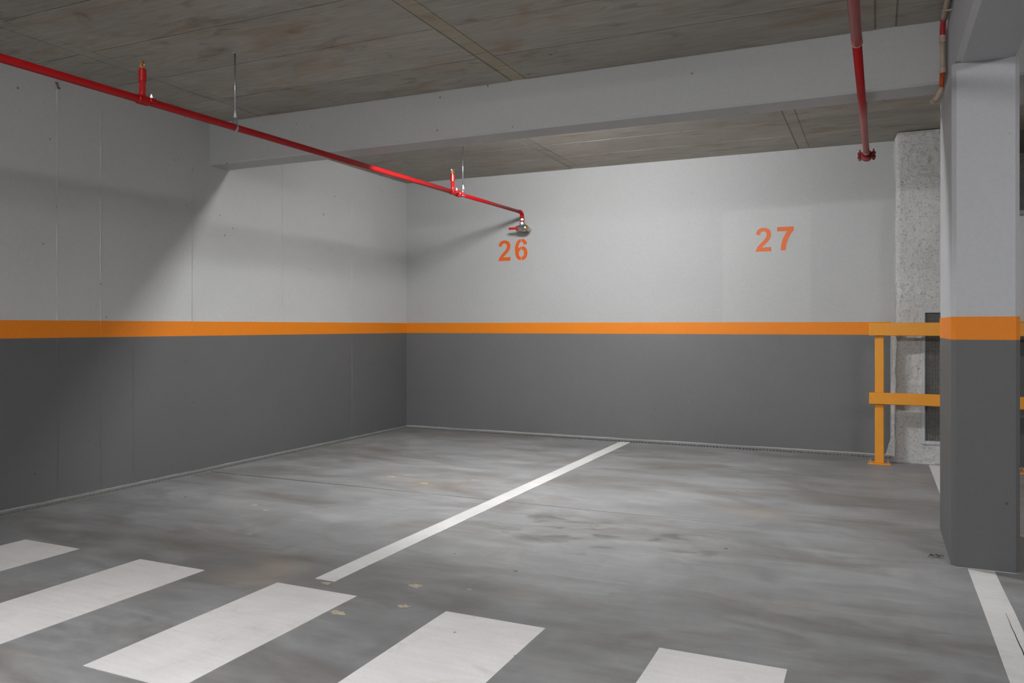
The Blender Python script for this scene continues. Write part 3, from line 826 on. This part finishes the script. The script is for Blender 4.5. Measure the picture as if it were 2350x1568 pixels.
# ------------------------------------------------------------------ hangers
def hanger(x, y, zp, r, label, nut_z):
    t = thing('pipe_hanger', (x, y, zp), label, 'pipe hanger')
    MB().tube([(x, y, nut_z), (x, y, ZC + 0.004)], 0.0050, 10).build('threaded_rod', 'zinc', t)
    MB().lathe([(-0.004, 0.014), (0.0, 0.014)], (x, y, ZC + 0.003), (0, 0, 1), 16).build('ceiling_anchor', 'zinc', t)
    MB().lathe([(0, 0.013), (0.011, 0.013), (0.0111, 0.009), (0.014, 0.009), (0.0141, 0.011), (0.024, 0.011), (0.0241, 0.0062), (0.04, 0.0062)], (x, y, nut_z - 0.006), (0, 0, 1), 6).build('nut', 'chrome', t)
    ring = MB(); k = 28; w = 0.007; vs = []
    for i in range(k + 1):
        a = math.radians(38) + math.radians(284) * i / k    # from the strap's right leg round under the pipe
        dx, dz = math.sin(a), math.cos(a)
        for (rr, yy) in ((r, -w), (r + 0.0022, -w), (r + 0.0022, w), (r, w)):
            vs.append((x + dx * rr, y + yy, zp + dz * rr))
    fs = [(4 * i + j, 4 * i + (j + 1) % 4, 4 * i + 4 + (j + 1) % 4, 4 * i + 4 + j) for i in range(k) for j in range(4)]
    fs += [(0, 1, 2, 3), (4 * k, 4 * k + 3, 4 * k + 2, 4 * k + 1)]
    ring.add(vs, fs)
    a = math.radians(38); q = r * math.sin(a); zt = zp + r * math.cos(a)
    for sg in (-1, 1):
        ring.box(x + sg * q - 0.0012, x + sg * q + 0.0012, y - w, y + w, zt - 0.003, nut_z - 0.006)
    ring.box(x - q, x + q, y - w, y + w, nut_z - 0.009, nut_z - 0.006)
    ring.build('pear_ring', 'zinc', t)
hanger(px1(3.505), 3.505, ZP, 0.0205, 'galvanised hanger rod holding the red pipe in front of the cross beam', ZP + 0.062)
hanger(px1(6.136), 6.136, ZP, 0.0175, 'galvanised hanger rod behind the cross beam near the brass sprinkler', ZP + 0.055)
hanger(px2(5.93) , 5.93, Z2, 0.0205, 'thin hanger rod at the end of the pipe left of the pillar', Z2 + 0.055)

# ------------------------------------------------------------------ beige condensate pipe beside the pillar beam
cond = thing('drain_pipe', (0.30, 4.58, 2.3), 'beige plastic pipe with red joints dropping beside the beam on the pillar', 'pipe')
CXp, CYp, CR = 0.302, 4.60, 0.0125
MB().tube([(CXp, -8.9, 2.645), (CXp, 4.50, 2.645), (CXp, 4.53, 2.642)], CR, 14).build('pipe_run', 'conduit', cond)
bend = []
for i in range(7):
    a = math.pi / 2 * i / 6
    bend.append((CXp, 4.53 + 0.07 * math.sin(a), 2.572 + 0.07 * math.cos(a)))
tag(MB().tube(bend, 0.0135, 14).build('bend', 'redtape', cond), 'red taped bend')
MB().tube([(CXp, CYp, 2.575), (CXp, CYp, 2.395)], CR, 14).build('drop_pipe', 'conduit', cond)
MB().lathe([(0, 0.016), (0.035, 0.016)], (CXp, CYp, 2.545), (0, 0, 1), 16).build('coupling', 'conduit', cond)
MB().lathe([(0, 0.016), (0.028, 0.016)], (CXp, CYp, 2.388), (0, 0, 1), 16).build('coupling', 'conduit', cond)
tag(MB().tube([(CXp - 0.001, CYp, 2.392), (CXp - 0.003, CYp, 2.35), (CXp - 0.004, CYp, 2.315)], 0.0115, 14).build('glued_joint', 'copper', cond), 'red orange glued joint')
MB().tube([(CXp - 0.004, CYp, 2.318), (CXp - 0.008, CYp + 0.004, 2.300), (CXp - 0.022, CYp + 0.03, 2.276), (CXp - 0.034, CYp + 0.06, 2.268)], [0.013, 0.0135, 0.0135, 0.0135], 14).build('elbow', 'conduit', cond)
MB().lathe([(0, 0.016), (0.025, 0.016)], (CXp - 0.030, CYp + 0.050, 2.270), (-0.35, 0.9, -0.2), 16).build('socket', 'conduit', cond)
for (yy) in (4.38, 3.6):
    MB().bbox(CXp - 0.018, 0.330, yy - 0.006, yy + 0.006, 2.626, 2.632, 0.001).build('pipe_clip', 'conduit', cond)

# ------------------------------------------------------------------ ceiling lights (all out of the frame or hidden by the beam)
for (x, y, lab) in LAMPS:
    t = thing('ceiling_light', (x, y, ZC), lab, 'lamp')
    MB().bbox(x - 0.66, x + 0.66, y - 0.095, y + 0.095, 2.634, ZC + 0.004, 0.004).build('housing', 'lampbody', t)
    poly = [(y + 0.085 * math.cos(a), 2.634 - 0.048 * math.sin(a)) for a in [math.pi * i / 12 for i in range(13)]]
    MB().prism(poly, 0, x - 0.625, x + 0.625).build('diffuser', 'tube', t)
    for sg in (-1, 1):
        MB().bbox(x + sg * 0.645 - 0.019, x + sg * 0.645 + 0.019, y - 0.09, y + 0.09, 2.584, 2.635, 0.004).build('end_cap', 'lampbody', t)

gx, gy, gz, gr, gl = GLOBE
t = thing('ceiling_light', (gx, gy, ZC), 'small opal capsule lamp on the ceiling right behind the painted cross beam', 'lamp')
MB().bbox(gx - gl, gx + gl, gy - 0.030, gy + 0.030, gz + gr * 0.62 - 0.006, ZC + 0.004, 0.006).build('lampholder', 'lampbody', t)
prof = [(-gl - gr * math.cos(math.pi / 2 * i / 4), max(0.0004, gr * math.sin(math.pi / 2 * i / 4))) for i in range(5)]
gb = MB().lathe(prof + [(-p, r) for (p, r) in prof[::-1]], (gx, gy, gz), (1, 0, 0), 16)
gb.v = [(p[0], p[1], gz + (p[2] - gz) * 0.62) for p in gb.v]      # flattened glass
gb.smooth = [True] * len(gb.f)
gb.build('opal_glass', 'bulb', t)

# ------------------------------------------------------------------ dry leaf by the pillar
lf = MB(); vs = []; k = 12
for i in range(k + 1):
    t = i / k
    w = 0.007 * math.sin(math.pi * t) ** 0.8 + 0.0012
    cx_, cy_ = -0.035 + 0.07 * t, 0.012 * math.sin(t * 5.0) + 0.05 * t
    for sg in (-1, 0, 1):
        vs.append((0.252 + cx_, 4.26 + cy_ + sg * w, 0.003 + 0.005 * abs(sg) * (0.4 + math.sin(t * 7) ** 2) + 0.006 * math.sin(t * 9) ** 2))
fs = []
for i in range(k):
    q = 3 * i; fs += [(q, q + 1, q + 4, q + 3), (q + 1, q + 2, q + 5, q + 4)]
lf.add(vs, fs, True)
lo_ = lf.build('dry_leaf', 'leaf', loc=(0.252, 4.26, 0.003))
sol = lo_.modifiers.new('thickness', 'SOLIDIFY'); sol.thickness = 0.001
tag(lo_, 'small shrivelled brown leaf on the floor beside the pillar', 'leaf')
